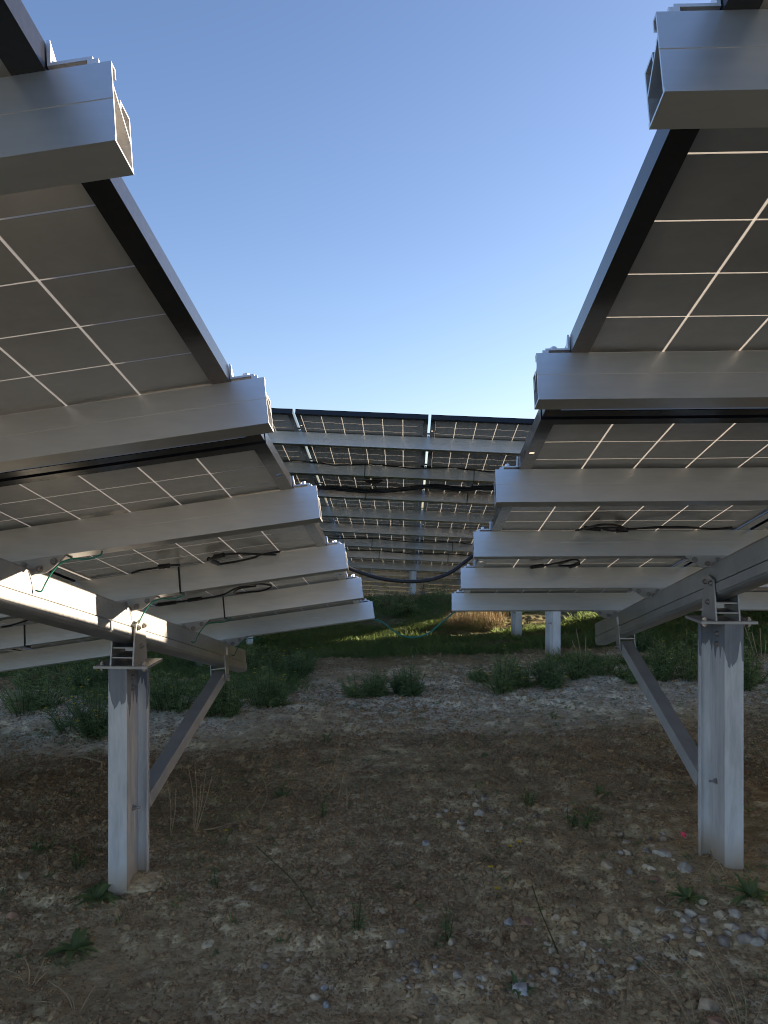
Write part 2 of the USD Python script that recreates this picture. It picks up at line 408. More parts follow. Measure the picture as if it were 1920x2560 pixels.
# ------------------------------------------------------------------ one array
def array(label, fr, s1, cols, purlin_ends, beams, posts, window, rows=(0, 1, 2, 3), skip=None):
    """cols: t of each panel's left edge; beams: t centres; posts: list of (s, dir) per beam; end_side: which end of the purlins shows clamps."""
    T = thing('solar_array', fr.base, label, 'solar array', 'rows of ground-mounted solar arrays')
    B = fr.base
    chosen = pick_cells(fr, cols, rows, s1, window)
    for ci, t0 in enumerate(cols):
        for row in rows:
            if skip and skip(ci, row):
                continue
            s0 = s1 + soff(2 * row - 1) - E_UP
            cells = {(i, j) for (_, c, r_, i, j) in chosen if c == ci and r_ == row}
            add_panel(T, fr.M(t0, s0, 0.0), cells)
    ks = [2 * r_ - 1 + q for r_ in rows for q in (0, 1)]
    t0, t1 = purlin_ends
    for k in ks:
        sk = s1 + soff(k)
        m_ = extrude_t(PURLIN, t0, t1); m_.apply_translation((0, sk, 0))
        put(T, 'purlin', fr.bake(m_), M_alu)
        # clamps in the gaps and at the ends
        for ci in range(len(cols) - 1):
            tg = cols[ci] + PAN_W
            gap = cols[ci + 1] - tg
            if gap > 0.1:
                continue
            c_ = cat(bx(tg + 0.002, tg + gap - 0.002, sk + 0.012, sk + 0.047, 0.0005, 0.020), bx(tg - 0.008, tg + gap + 0.008, sk + 0.012, sk + 0.047, 0.0372, 0.041))
            put(T, 'middle_clamp', fr.bake(c_), M_clamp)
        for sg, te in ((-1, cols[0]), (1, cols[-1] + PAN_W)):
            a = lambda u0, u1, v0, v1, w0, w1: bx(*sorted((te + sg * u0, te + sg * u1)), sk + v0, sk + v1, w0, w1)
            leg = extrude_t(Polygon([(-0.001, 0.0105), (0.030, 0.0105), (-0.001, 0.040)]), *sorted((te + sg * 0.0012, te + sg * 0.0052)))
            leg.apply_translation((0, sk + 0.002, 0))
            c_ = cat(a(0.0012, 0.050, 0.001, 0.046, 0.0065, 0.0105), leg, a(0.044, 0.056, 0.001, 0.046, 0.0005, 0.0066))
            e = put(T, 'end_clamp', fr.bake(c_), M_clamp)
            put(e, 'bolt', fr.bake(hexbolt((te + sg * 0.030, sk + 0.022, 0.0105), (0, 0, 1), 0.0075, 0.009, 0.004)), M_clamp)
    s_end = s1 + soff(ks[-1]) + DP
    for tb in beams:
        s_a, s_b = s1 + soff(ks[0]) - 0.35, s_end + 0.36
        m_ = extrude_s(beam_poly(tb), s_a, s_b)
        put(T, 'beam', fr.bake(m_), M_beam)
        for k in ks:
            sk = s1 + soff(k)
            tc = tb + (0.052 if tb < 0 else -0.052)
            tr = Polygon([(tc - 0.080, -HP - 0.0045), (tc + 0.080, -HP - 0.0045), (tc + 0.040, -HP - 0.036), (tc + 0.02, -HP - 0.047), (tc - 0.02, -HP - 0.047), (tc - 0.040, -HP - 0.036)])
            tr = tr.difference(sbox(tb - BEAM_W / 2 - 0.001, -1, tb + BEAM_W / 2 + 0.001, BEAM_TOP + 0.0015))
            pl = extrude_s(tr, sk - 0.004, sk + 0.001)
            fl = bx(tc - 0.080, tc + 0.080, sk - 0.006, sk + 0.048, -HP - 0.0045, -HP - 0.0005)
            foot = bx(tb - 0.03, tb + 0.03, sk + 0.001, sk + 0.048, BEAM_TOP + 0.0015, BEAM_TOP + 0.0055)
            br = put(T, 'purlin_bracket', fr.bake(cat(pl, fl, foot)), M_bracket)
            for dt, dn in ((tc - tb - 0.045, -HP - 0.017), (tc - tb + 0.045, -HP - 0.017), (tc - tb + 0.002, -HP - 0.033)):
                put(br, 'bolt', fr.bake(hexbolt((tb + dt, sk - 0.004, dn), (0, -1, 0), 0.0085, 0.007, 0.004)), M_bolt)
    for bi, tb in enumerate(beams):
        for (sp, inner, brace, sticker) in posts:
            inner_ = inner if inner else (1 if tb < 0 else -1)
            # plate below the beam, carried by the pile
            pb = fr.world(tb, sp, BEAM_TOP - BEAM_H)
            px, py = pb[0], pb[1]
            top = pb[2] - 0.085
            gz = float(ground_z(px, py))
            w_in = px - inner_ * 0.0
            # Z-shaped pile: near flange away from the gap, web along y, far flange towards the gap
            d = inner_
            zp = unary_union([sbox(*sorted((px - d * 0.066, px))[:1], py - 0.075, sorted((px - d * 0.066, px))[1], py - 0.069),
                              sbox(px - 0.003, py - 0.075, px + 0.003, py + 0.075),
                              sbox(min(px, px + d * 0.046), py + 0.069, max(px, px + d * 0.046), py + 0.075),
                              sbox(min(px - d * 0.066, px - d * 0.061), py - 0.075, max(px - d * 0.066, px - d * 0.061), py - 0.058),
                              sbox(min(px + d * 0.041, px + d * 0.046), py + 0.058, max(px + d * 0.041, px + d * 0.046), py + 0.075)])
            from shapely import affinity
            zp = affinity.translate(zp.buffer(0.0012, quad_segs=2), d * 0.012, 0)
            pm = trimesh.creation.extrude_polygon(zp, top - (gz - 0.5), engine='earcut')
            pm.apply_translation((0, 0, gz - 0.5)); pm.apply_translation(-B)
            pr = usdkit.mesh(stage, numbered(ppath(T), 'post'), pm, M_post)
            below = (top - B[2]) - np.asarray(pm.vertices)[:, 2]
            UsdGeom.PrimvarsAPI(pr).CreatePrimvar('below_top', Sdf.ValueTypeNames.FloatArray, 'vertex').Set(Vt.FloatArray.FromNumpy(below.astype(np.float32)))
            UsdGeom.PrimvarsAPI(pr).CreatePrimvar('above_ground', Sdf.ValueTypeNames.FloatArray, 'vertex').Set(Vt.FloatArray.FromNumpy((np.asarray(pm.vertices)[:, 2] + B[2] - gz).astype(np.float32)))
            pp = pr.GetPrim()
            for dz in (0.045, 0.085):
                put(pp, 'bolt', (lambda q: (q.apply_translation(-B), q)[1])(hexbolt((px + d * 0.012 + d * 0.004, py - 0.01, top - dz), (d, 0, 0), 0.010, 0.009, 0.006)), M_bolt)
            dzb = 0.36 if not brace else 0.80
            put(pp, 'bolt', (lambda q: (q.apply_translation(-B), q)[1])(hexbolt((px + d * 0.012 + d * 0.004, py - 0.0, gz + 0.30), (d, 0, 0), 0.009, 0.009, 0.02)), M_bolt)
            # saddle
            cx = px + d * 0.0
            yaw = math.atan2(fr.s[0], fr.s[1])
            def local(m_):
                m_ = m_.copy(); m_.apply_transform(trimesh.transformations.rotation_matrix(-yaw, (0, 0, 1))); m_.apply_translation((cx, py, top)); m_.apply_translation(-B); return m_
            plate = bx(-0.105, 0.105, -0.09, 0.09, 0.0012, 0.0112)
            ears = []
            for sg in (-1, 1):
                ep = Polygon([(-0.075, 0.0112), (0.075, 0.0112), (0.062, 0.10), (0.045, 0.165), (0.0, 0.178), (-0.045, 0.165), (-0.062, 0.10)])
                em = trimesh.creation.extrude_polygon(ep, 0.006, engine='earcut')
                v = em.vertices.copy(); em.vertices = np.stack([v[:, 2] + (sg * (BEAM_W / 2 + 0.0085) - 0.003), v[:, 0], v[:, 1]], 1)
                ears.append(em)
            e0 = BEAM_W / 2 + 0.005
            shelves = [bx(-e0, e0, -0.068, 0.068, 0.038, 0.043), bx(-e0, e0, -0.060, 0.060, 0.074, 0.079)]
            sad = put(T, 'saddle_bracket', local(cat(plate, *ears, *shelves)), M_bracket)
            for sg in (-1, 1):
                for yy, zz in ((-0.03, 0.150), (0.03, 0.150), (0.0, 0.075)):
                    put(sad, 'bolt', local(hexbolt((sg * (BEAM_W / 2 + 0.0115), yy, zz), (sg, 0, 0), 0.009, 0.008, 0.006)), M_bolt)
            for xx in (-0.082, 0.082):
                put(sad, 'bolt', local(hexbolt((xx, -0.06, 0.0112), (0, 0, 1), 0.009, 0.008, 0.006)), M_bolt)
                put(sad, 'bolt', local(hexbolt((xx, -0.06, 0.0012), (0, 0, -1), 0.009, 0.008, 0.006)), M_bolt)
            if brace:
                s_br, z_up = brace
                a = fr.world(tb, s_br, BEAM_TOP - BEAM_H - 0.055)
                b_ = np.array([px + d * 0.030, py + 0.085, gz + z_up])
                ax = b_ - a; ln = np.linalg.norm(ax); ax /= ln
                side = np.array([1.0, 0, 0]); side -= ax * (side @ ax); side /= np.linalg.norm(side)
                fwd = np.cross(side, ax)
                hw, hd, w = 0.030, 0.030, 0.004
                prof = unary_union([sbox(-hw, -hd, hw, -hd + w), sbox(-hw, -hd, -hw + w, hd), sbox(hw - w, -hd, hw, hd)])
                bm = trimesh.creation.extrude_polygon(prof, ln, engine='earcut')
                A = np.eye(4); A[:3, 0] = side; A[:3, 1] = fwd * (1 if (fwd @ np.array([0, 1.0, 0])) > 0 else -1); A[:3, 2] = ax; A[:3, 3] = a
                if np.linalg.det(A[:3, :3]) < 0:
                    A[:3, 0] *= -1
                bm.apply_transform(A); bm.apply_translation(-B)
                put(T, 'brace', bm, M_brace)
                # bracket hanging the brace from the beam
                bt = BEAM_TOP - BEAM_H
                w2 = BEAM_W / 2
                q = cat(bx(tb - w2 - 0.0085, tb - w2 - 0.0035, s_br - 0.035, s_br + 0.035, bt - 0.085, BEAM_TOP - 0.068),
                        bx(tb + w2 + 0.0035, tb + w2 + 0.0085, s_br - 0.035, s_br + 0.035, bt - 0.085, BEAM_TOP - 0.068),
                        bx(tb - w2 - 0.0035, tb + w2 + 0.0035, s_br - 0.035, s_br + 0.035, bt - 0.019, bt - 0.014))
                hb = put(T, 'brace_bracket', fr.bake(q), M_bracket)
                for sg in (-1, 1):
                    put(hb, 'bolt', fr.bake(hexbolt((tb + sg * (w2 + 0.0085), s_br, bt - 0.06), (sg, 0, 0), 0.009, 0.008, 0.004)), M_bolt)
            if sticker:
                sg = inner_
                put(T, 'sticker', fr.bake(bx(*sorted((tb + sg * (BEAM_W / 2 + 0.0004), tb + sg * (BEAM_W / 2 + 0.001))), sticker - 0.02, sticker + 0.022, BEAM_TOP - 0.062, BEAM_TOP - 0.018)), M_white)
    return T

TB_L, TB_R = -1.226, 1.203
FL = Frame(0.2465, 0.1517, -0.0555, 0.7398, (-1.02, 3.3, -1.475))
FR = Frame(0.2469, 0.0066, -0.0280, 0.7391, (1.31, 3.3, -1.365))
FF = Frame(0.2377, -0.0486, -0.0259, 2.1717, (1.65, 10.4, -1.56))
S1L, S1R, S1F = 0.8884, 0.8941, 6.6831
colsL = [-0.4081 - PAN_W - i * PITCH_T for i in range(8)][::-1]
colsR = [0.3290 + i * PITCH_T for i in range(13)]
colsF = [0.18 + 0.01 + i * PITCH_T for i in range(-9, 9)]
arr_left = array('near left solar array, its beam lit by a warm patch of sun', FL, S1L, colsL, (colsL[0] - 0.07, -0.3383), [TB_L, TB_L - 3.4], [(3.37, 1, (4.80, 0.30), 4.86)], (0, 0, 860, 1560), rows=(1, 2, 3))
arr_right = array('near right solar array, its sloping beam in full shade', FR, S1R, colsR, (0.2596, colsR[-1] + PAN_W + 0.07), [TB_R, TB_R + 3.4, TB_R + 6.8], [(3.37, -1, (4.80, 0.28), 4.80)], (1150, 0, 1920, 1530), rows=(1, 2, 3))
arr_far = array('second-row solar array seen whole through the gap, black cable bundle slung below', FF, S1F, colsF, (colsF[0] - 0.07, colsF[-1] + PAN_W + 0.07), [1.42 - 3.4 * 2, 1.42 - 3.4, 1.42, 1.42 + 3.4], [(8.2, -1, None, None), (10.85, -1, (12.1, 0.3), None)], (680, 1040, 1345, 1430), rows=(1, 2, 3, 4))
FT = Frame(0.2377, -0.0459, -0.0259, 3.16, (0.7, 17.8, -2.3))
S1T = 14.3
colsT = [0.26 + i * PITCH_T for i in range(-10, 15)]
arr_third = array('third-row solar array low in the gap, its posts standing in weeds', FT, S1T, colsT, (colsT[0] - 0.07, colsT[-1] + PAN_W + 0.07), [0.15 - 3.4, 0.15, 0.15 + 3.4], [(S1T + 1.5, -1, None, None), (S1T + 4.15, -1, None, None)], (0, 0, 0, 0), rows=(1, 2, 3, 4), skip=lambda c, r: c in (15, 16) and r in (1, 2))  # unseen gap added: upper panels left out so low sun reaches the ground
FQ = Frame(0.2377, -0.0459, -0.0259, 3.70, (2.3, 25.3, -3.6))
S1Q = 22.0
colsQ = [0.19 + i * PITCH_T for i in range(-10, 16)]
arr_fourth = array('fourth-row solar array, only slivers showing under the third row', FQ, S1Q, colsQ, (colsQ[0] - 0.07, colsQ[-1] + PAN_W + 0.07), [0.5 - 3.4, 0.5, 0.5 + 3.4], [(S1Q + 1.5, -1, None, None), (S1Q + 4.15, -1, None, None)], (0, 0, 0, 0), rows=(1, 2, 3, 4))

# ------------------------------------------------------------------ pixel rays to real places
def ray(px, py):
    return np.array([(px - 960) / F_PX, 1.0, -(py - 1280) / F_PX])
def on_ground(px, py):
    d = ray(px, py)
    lo = 1.0
    for Yq in np.arange(1.5, 60, 0.02):
        if Yq * d[2] < float(ground_z(Yq * d[0], Yq, False)):
            lo = Yq; break
    p = d * lo
    for _ in range(8):
        z = float(ground_z(p[0], p[1]))
        Yq = p[1] - (p[2] - z) / (d[2] - 1e-9) * 0.7
        p = d * np.clip(Yq, lo - 0.4, lo + 0.4)
    return np.array([p[0], p[1], float(ground_z(p[0], p[1]))])
def on_plane(fr, n0, px, py):
    d = ray(px, py)
    return d * (((fr.O + fr.n * n0) @ fr.n) / (d @ fr.n))

# ------------------------------------------------------------------ cables
def cable(name, label, pts, r, mat_, group=None, sections=8, n=6):
    pts = np.asarray(pts, float)
    b = pts.mean(0)
    t = thing(name, b, label, 'cable' if mat_ is M_black else 'wire', group)
    put(t, 'sheath' if mat_ is M_black else 'insulation', tube(smooth_path(pts - b, n), r, sections), mat_, smooth=True)
    return t
c_px = [(845, 1402), (870, 1418), (905, 1432), (950, 1445), (1000, 1452), (1050, 1452), (1090, 1445), (1130, 1428), (1165, 1402), (1185, 1388), (1215, 1372)]
cable('black_cable', 'thick black cable sagging across the gap between the two near arrays', [ray(*q) * (3.32 + 0.10 * i / 10) for i, q in enumerate(c_px)], 0.0075, M_black, sections=12)
g_px = [(915, 1543), (930, 1548), (942, 1549), (958, 1556), (982, 1575), (1010, 1590), (1040, 1592), (1070, 1583), (1102, 1558), (1128, 1535), (1140, 1528)]
cable('green_wire', 'green earthing wire drooping between the lowest purlins of the near arrays', [ray(*q) * (4.93 + 0.05 * i / 10) for i, q in enumerate(g_px)], 0.0052, M_green)

def loop(fr, n0, pts, label, r=0.0042, plugs=()):
    t = cable('cable_loop', label, [on_plane(fr, n0 - 0.004 * (i % 3), *q) for i, q in enumerate(pts)], r, M_black)
    b = np.array(t.GetAttribute('xformOp:translate').Get())
    for a, c in plugs:
        put(t, 'plug', cyl(on_plane(fr, n0, *a) - b, on_plane(fr, n0, *c) - b, 0.009, 10), M_black)
loop(FL, -0.012, [(690, 1386), (648, 1385), (600, 1383), (560, 1386), (535, 1392), (524, 1401), (545, 1409), (590, 1403), (635, 1393), (652, 1386), (700, 1378)], 'black cable loop with plugs under the left array, above its fourth purlin', plugs=[((522, 1397), (545, 1408)), ((536, 1392), (560, 1386))])
loop(FL, -0.012, [(390, 1512), (450, 1503), (520, 1494), (560, 1485), (590, 1470), (625, 1460), (665, 1460), (678, 1466), (655, 1476), (615, 1480), (585, 1482), (600, 1470), (640, 1464)], 'black cable loop with a long tail under the left array, above its fifth purlin', plugs=[((395, 1511), (440, 1505)), ((470, 1500), (505, 1495))])
loop(FL, -0.02, [(330, 1432), (352, 1425), (385, 1420), (415, 1413), (450, 1412)], 'short black cable run along the top of the fourth purlin of the left array', plugs=[((395, 1416), (425, 1413))])
loop(FL, -0.02, [(5, 1567), (30, 1562), (62, 1552), (80, 1545), (62, 1541), (20, 1545), (-10, 1552)], 'black cable loop at the left edge above the fifth purlin')
loop(FR, -0.012, [(1440, 1326), (1470, 1318), (1500, 1311), (1540, 1312), (1562, 1322), (1530, 1326), (1490, 1318), (1475, 1322), (1530, 1318), (1575, 1322), (1640, 1317), (1720, 1317), (1775, 1322), (1830, 1318)], 'black cable loop with a long tail under the right array, above its fourth purlin', plugs=[((1462, 1319), (1500, 1322)), ((1540, 1325), (1570, 1324))])
loop(FR, -0.012, [(1326, 1417), (1360, 1413), (1400, 1405), (1435, 1398), (1448, 1404), (1430, 1413), (1395, 1412), (1420, 1402)], 'black cable loop under the right array, above its fifth purlin', plugs=[((1328, 1417), (1358, 1413)), ((1425, 1416), (1447, 1408))])

def tie(arr, fr, s1, k, px, drop=0.0):
    """A black strap round purlin k where it shows at pixel column px."""
    sk = s1 + soff(k)
    tt = np.linspace(-8, 8, 4001)
    q = project(fr.O + fr.t * tt[:, None] + fr.s * sk - fr.n * 0.05)
    t = np.interp(px, q[:, 0], tt)
    m_ = cat(bx(t - 0.0035, t + 0.0035, sk - 0.0035, sk - 0.0021, -HP - 0.002, 0.001), bx(t - 0.0035, t + 0.0035, sk - 0.0035, sk + DP + 0.003, -HP - 0.004, -HP - 0.001))
    put(arr, 'cable_tie', fr.bake(m_), M_black)
for k, px in ((4, 449), (5, 560), (5, 62)):
    tie(arr_left, FL, S1L, k, px)
for k, px in ((2, 912), (2, 1185), (3, 915), (3, 1168), (6, 930), (6, 1131), (7, 948), (7, 1120)):
    tie(arr_far, FF, S1F, k, px)

# bundle below the second row
zz = lambda x, y: (640 + x * 0.3858, 1000 + y * 0.3858)
bp = [(-900, 560), (-500, 585), (-100, 600), (200, 575), (430, 566), (560, 572), (680, 585), (800, 590), (950, 575), (1090, 558), (1190, 560), (1330, 575), (1540, 568), (1800, 580), (2100, 565), (2500, 585)]
pts = np.array([on_plane(FF, -0.07, *zz(*q)) for q in bp])
bb = pts.mean(0)
T = thing('cable_bundle', bb, 'thick black cable bundle slung between the upper purlins of the second-row array', 'cable bundle')
path = smooth_path(pts - bb, 6)
for i in range(5):
    a = i * 2 * math.pi / 5
    off = np.stack([0 * path[:, 0], np.cos(a + path[:, 0] * 1.3) * 0.013, np.sin(a + path[:, 0] * 1.3) * 0.013 + 0.004 * np.sin(path[:, 0] * 9 + i * 2)], 1)
    put(T, 'cable', tube(path + off, 0.010, 7), M_black, smooth=True)
for hx, hy in ((760, 545), (1420, 530)):
    p0 = on_plane(FF, -0.005, *zz(hx, hy - 22)) - bb
    p1 = on_plane(FF, -0.07, *zz(hx, hy + 35)) - bb
    tr = trimesh.creation.extrude_polygon(Polygon([(-0.10, 0), (0.10, 0), (0.045, -0.035), (-0.045, -0.035)]), 0.004, engine='earcut')
    v = tr.vertices.copy(); tr.vertices = np.stack([v[:, 0], v[:, 2], v[:, 1]], 1) + p0 + [0, 0, 0.01]
    h = put(T, 'hanger', tr, M_black)
    put(h, 'hook', cat(tube([p0 + [-0.02, 0, -0.02], p0 + [0.02, 0.005, -0.05], p1 + [0.03, 0, 0.02], p1 + [0.0, 0.01, -0.02]], 0.004, 6), tube([p0 + [0.02, 0, -0.02], p0 + [-0.02, 0.005, -0.05], p1 + [-0.03, 0, 0.02], p1 + [0, 0.01, -0.02]], 0.004, 6)), M_black)
for lab, yb, k in (('thin black cable lying along the second purlin of the second-row array', 436, 2), ('thin black cable lying along the sixth purlin of the second-row array', 913, 6), ('thin black cable lying along the seventh purlin of the second-row array', 994, 7)):
    q = []
    for i, x in enumerate(np.linspace(150, 1650, 22)):
        sk = S1F + soff(k)
        tt = np.linspace(-4, 4, 2001)
        pr = project(FF.O + FF.t * tt[:, None] + FF.s * (sk - 0.006))
        t = np.interp(640 + x * 0.3858, pr[:, 0], tt)
        q.append(FF.world(t, sk - 0.010 - 0.004 * math.sin(i), -0.004 + 0.012 * math.sin(i * 0.9) ** 3))
    cable('thin_cable', lab, q, 0.0055, M_black, sections=6, n=4)

# bonding wires from purlin to beam on the left array
for k in (3, 4, 5, 6):
    sk = S1L + soff(k)
    e = BEAM_W / 2
    pts = np.array([(0.235, 0.012, -0.102), (0.228, 0.010, -0.115), (0.19, 0.004, -0.122), (0.15, 0.0, -0.116), (0.115, -0.004, -0.126), (0.088, -0.002, -0.150), (0.068, 0.0, -0.178), (e + 0.022, -0.004, -0.200), (e + 0.006, -0.008, -0.196)])
    pts[:, 0] += TB_L; pts[:, 1] += sk
    put(arr_left, 'bonding_wire', FL.bake(tube(smooth_path(pts, 5), 0.0026, 7)), M_green, smooth=True)

# ------------------------------------------------------------------ plants
def leafmat(name, c0, c1, trans=0.5, rough=0.55):
    return mat(name, {
        'g': ('geometry', {}), 'r': ('rgb_ramp', {'ramp': [(0.0, c0), (1.0, c1)]}),
        'n': ('noise_texture', {'scale': 5.0, 'detail': 2.0}), 'mx': ('math', {'math_type': 'multiply_add', 'value2': 0.6}), 'sc': ('math', {'math_type': 'multiply', 'value2': 0.45}),
        'p': ('principled_bsdf', {'roughness': rough, 'specular_ior_level': 0.3}), 't': ('translucent_bsdf', {}), 'm': ('mix_closure', {'fac': trans})},
        [('g.random_per_island', 'mx.value1'), ('g.position', 'n.vector'), ('n.fac', 'sc.value1'), ('sc.value', 'mx.value3'), ('mx.value', 'r.fac'),
         ('r.color', 'p.base_color'), ('r.color', 't.color'), ('p.BSDF', 'm.closure1'), ('t.BSDF', 'm.closure2')], surface='m.closure')
M_leaf = leafmat('weed_leaf', (0.19, 0.26, 0.10), (0.45, 0.54, 0.24))
M_leaf2 = leafmat('weed_leaf_dark', (0.14, 0.215, 0.09), (0.34, 0.44, 0.20))
M_grass = leafmat('grass_blade', (0.13, 0.20, 0.06), (0.36, 0.43, 0.16))
M_dry = leafmat('dry_stalk', (0.24, 0.165, 0.085), (0.46, 0.36, 0.22), 0.2)
M_stalk = leafmat('pale_stalk', (0.40, 0.29, 0.16), (0.66, 0.53, 0.34), 0.2)
M_stem = leafmat('weed_stem', (0.06, 0.075, 0.03), (0.12, 0.13, 0.05), 0.05)
M_petal = leafmat('yellow_petal', (0.72, 0.50, 0.02), (0.85, 0.66, 0.05), 0.25)

def ribbons(starts, dirs, lengths, widths, droop, rg, seg=2):
    """Thin folded leaves: each its own island."""
    V, F = [], []
    for p, d, l, w, dr in zip(starts, dirs, lengths, widths, droop):
        d = d / np.linalg.norm(d)
        side = np.cross(d, rg.normal(size=3)); side /= np.linalg.norm(side) + 1e-9
        k = len(V)
        for i in range(seg + 1):
            u = i / seg
            c = p + d * l * u + np.array([0, 0, -dr * l * u * u])
            ww = w * (0.35 + 1.3 * u - 1.45 * u * u) if i < seg else w * 0.05
            V += [c - side * ww, c + side * ww]
        for i in range(seg):
            a = k + 2 * i
            F += [[a, a + 1, a + 3], [a, a + 3, a + 2]]
    return trimesh.Trimesh(np.array(V), np.array(F), process=False)

def weed(name, h, r, stems, leaf_l, leaf_w, label, loc, seed, flowers=0, leaves_per=34, material=M_leaf, group=None):
    rg = np.random.default_rng(seed)
    T = thing(name, loc, label, 'weed', group)
    st, P, D, LN, W, DR, tips = [], [], [], [], [], [], []
    lobes = [(np.array([rg.uniform(-0.55, 0.55) * r, rg.uniform(-0.4, 0.4) * r, 0.0]), r * rg.uniform(0.45, 0.75), h * rg.uniform(0.55, 1.0)) for _ in range(3 if stems > 10 else 1)]
    for _ in range(stems):
        lobe = rg.integers(0, len(lobes))
        lc, lr, lh = lobes[lobe]
        a = rg.uniform(0, 2 * np.pi); q = lr * math.sqrt(rg.uniform(0, 1))
        base = lc + np.array([math.cos(a), math.sin(a), 0]) * q * 0.35
        hh = lh * rg.uniform(0.25, 1.0) * (1 - 0.3 * (q / lr) ** 2) * (1.25 if rg.uniform() < 0.08 else 1)
        tip = lc + np.array([math.cos(a) * q, math.sin(a) * q, hh]) + rg.normal(size=3) * 0.04 * h
        mid = (base + tip) / 2 + np.array([math.cos(a), math.sin(a), 0]) * (-0.12 * q) + rg.normal(size=3) * 0.03 * h
        base[2] = -0.03
        us = np.linspace(0, 1, 7)[:, None]
        c = (1 - us) ** 2 * base + 2 * us * (1 - us) * mid + us ** 2 * tip
        st.append(tube(c, 0.0022, 4, taper=np.linspace(1.2, 0.5, 7)))
        tips.append(tip)
        for _ in range(leaves_per):
            u = rg.uniform(0.12, 1.0)
            p = (1 - u) ** 2 * base + 2 * u * (1 - u) * mid + u * u * tip
            ph = rg.uniform(0, 2 * np.pi)
            P.append(p); D.append(np.array([math.cos(ph), math.sin(ph), rg.uniform(-0.1, 1.1)]))
            LN.append(leaf_l * rg.uniform(0.4, 1.2) * (1.2 - 0.6 * u)); W.append(leaf_w * rg.uniform(0.6, 1.3)); DR.append(rg.uniform(0.0, 0.5))
    put(T, 'stem', cat(*st), M_stem)
    put(T, 'leaves', ribbons(P, D, LN, W, DR, rg), material)
    if flowers:
        fl = []
        for i in rg.choice(len(tips), min(flowers, len(tips)), replace=False):
            c = tips[i] + np.array([0, 0, 0.012])
            for j in range(7):
                a = j * 2 * np.pi / 7
                fl.append((c, np.array([math.cos(a), math.sin(a), 0.25])))
        put(T, 'flower_heads', ribbons([q[0] for q in fl], [q[1] for q in fl], [0.013] * len(fl), [0.004] * len(fl), [0.1] * len(fl), rg, 2), M_petal)
    return T

bush_list = [
    (50, 1770, 150, 190, 0, M_leaf, 'green weed clump at the left edge, left of the yellow-flowered bush'),
    (190, 1832, 175, 180, 26, M_leaf2, 'dark weed bush with many yellow flowers left of the left post'),
    (395, 1772, 150, 170, 6, M_leaf, 'weed clump between the left post and the left brace'),
    (545, 1782, 150, 150, 4, M_leaf, 'bushy green weed just right of the left brace'),
    (660, 1768, 135, 130, 12, M_leaf, 'green weed dotted with yellow flowers, second right of the left brace'),
    (735, 1690, 90, 170, 8, M_leaf2, 'low dark weed under the end of the left array'),
    (905, 1737, 100, 110, 2, M_leaf, 'rounded weed bush left of the gap centre on the gravel strip'),
    (1022, 1737, 92, 100, 0, M_leaf2, 'rounded dark weed bush in the centre of the gravel strip'),
    (1275, 1722, 122, 140, 8, M_leaf, 'wide weed bush in front of the second-row posts'),
    (1370, 1716, 105, 120, 3, M_leaf2, 'weed bush at the foot of the nearer second-row post'),
    (1475, 1690, 90, 120, 2, M_leaf, 'low weed left of the right brace'),
    (1680, 1692, 130, 150, 2, M_leaf, 'bright leafy weed between the right brace and the right post'),
    (1625, 1630, 95, 120, 2, M_leaf2, 'weed seen under the low end of the right beam'),
    (1890, 1716, 150, 120, 0, M_leaf2, 'weed bush at the right edge beyond the right post'),
    (1185, 1700, 45, 70, 8, M_leaf, 'small flowering weed left of the wide weed bush'),
    (300, 1712, 120, 190, 8, M_leaf2, 'weed mass behind the left post'),
    (500, 1668, 80, 190, 4, M_leaf2, 'weeds under the low end of the left beam'),
    (120, 1715, 110, 190, 10, M_leaf, 'weeds behind the yellow-flowered bush at far left'),
    (620, 1672, 80, 160, 5, M_leaf, 'weeds in the shade below the lowest left purlin'),
    (1560, 1700, 50, 100, 1, M_leaf, 'low weed tuft right beside the right brace'),
]
for i, (px, py, hp, wp, nf, mm, lab) in enumerate(bush_list):
    p = on_ground(px, py)
    k = p[1] / F_PX
    area = (wp * k) * (hp * k)
    weed('weed_bush', hp * k, wp * k * 0.62, int(np.clip(110 * area / 0.12, 22, 90)), 0.060, 0.0052, lab, p, 100 + i, nf, 30, mm)

for i, (wx, wy, wh, wr, nf, lab) in enumerate([
    (-0.75, 12.6, 0.42, 0.30, 5, 'leafy weed on the green bank at the left end of the gap'),
    (-0.15, 13.2, 0.45, 0.34, 2, 'leafy weed on the green bank left of the third-row post'),
    (0.35, 12.7, 0.36, 0.28, 4, 'leafy weed on the green bank in front of the third-row post'),
    (0.85, 13.3, 0.48, 0.34, 3, 'tall leafy weed on the green bank right of the third-row post'),
    (1.5, 12.9, 0.40, 0.34, 2, 'leafy weed on the green bank behind the second-row posts'),
    (-1.4, 13.0, 0.44, 0.36, 3, 'leafy weed on the green bank below the end of the left array'),
    (2.2, 12.6, 0.38, 0.32, 3, 'leafy weed on the green bank right of the second-row posts')]):
    weed('weed_bush', wh, wr, 40, 0.09, 0.010, lab, (wx, wy, float(ground_z(wx, wy))), 700 + i, nf, 26, M_leaf)
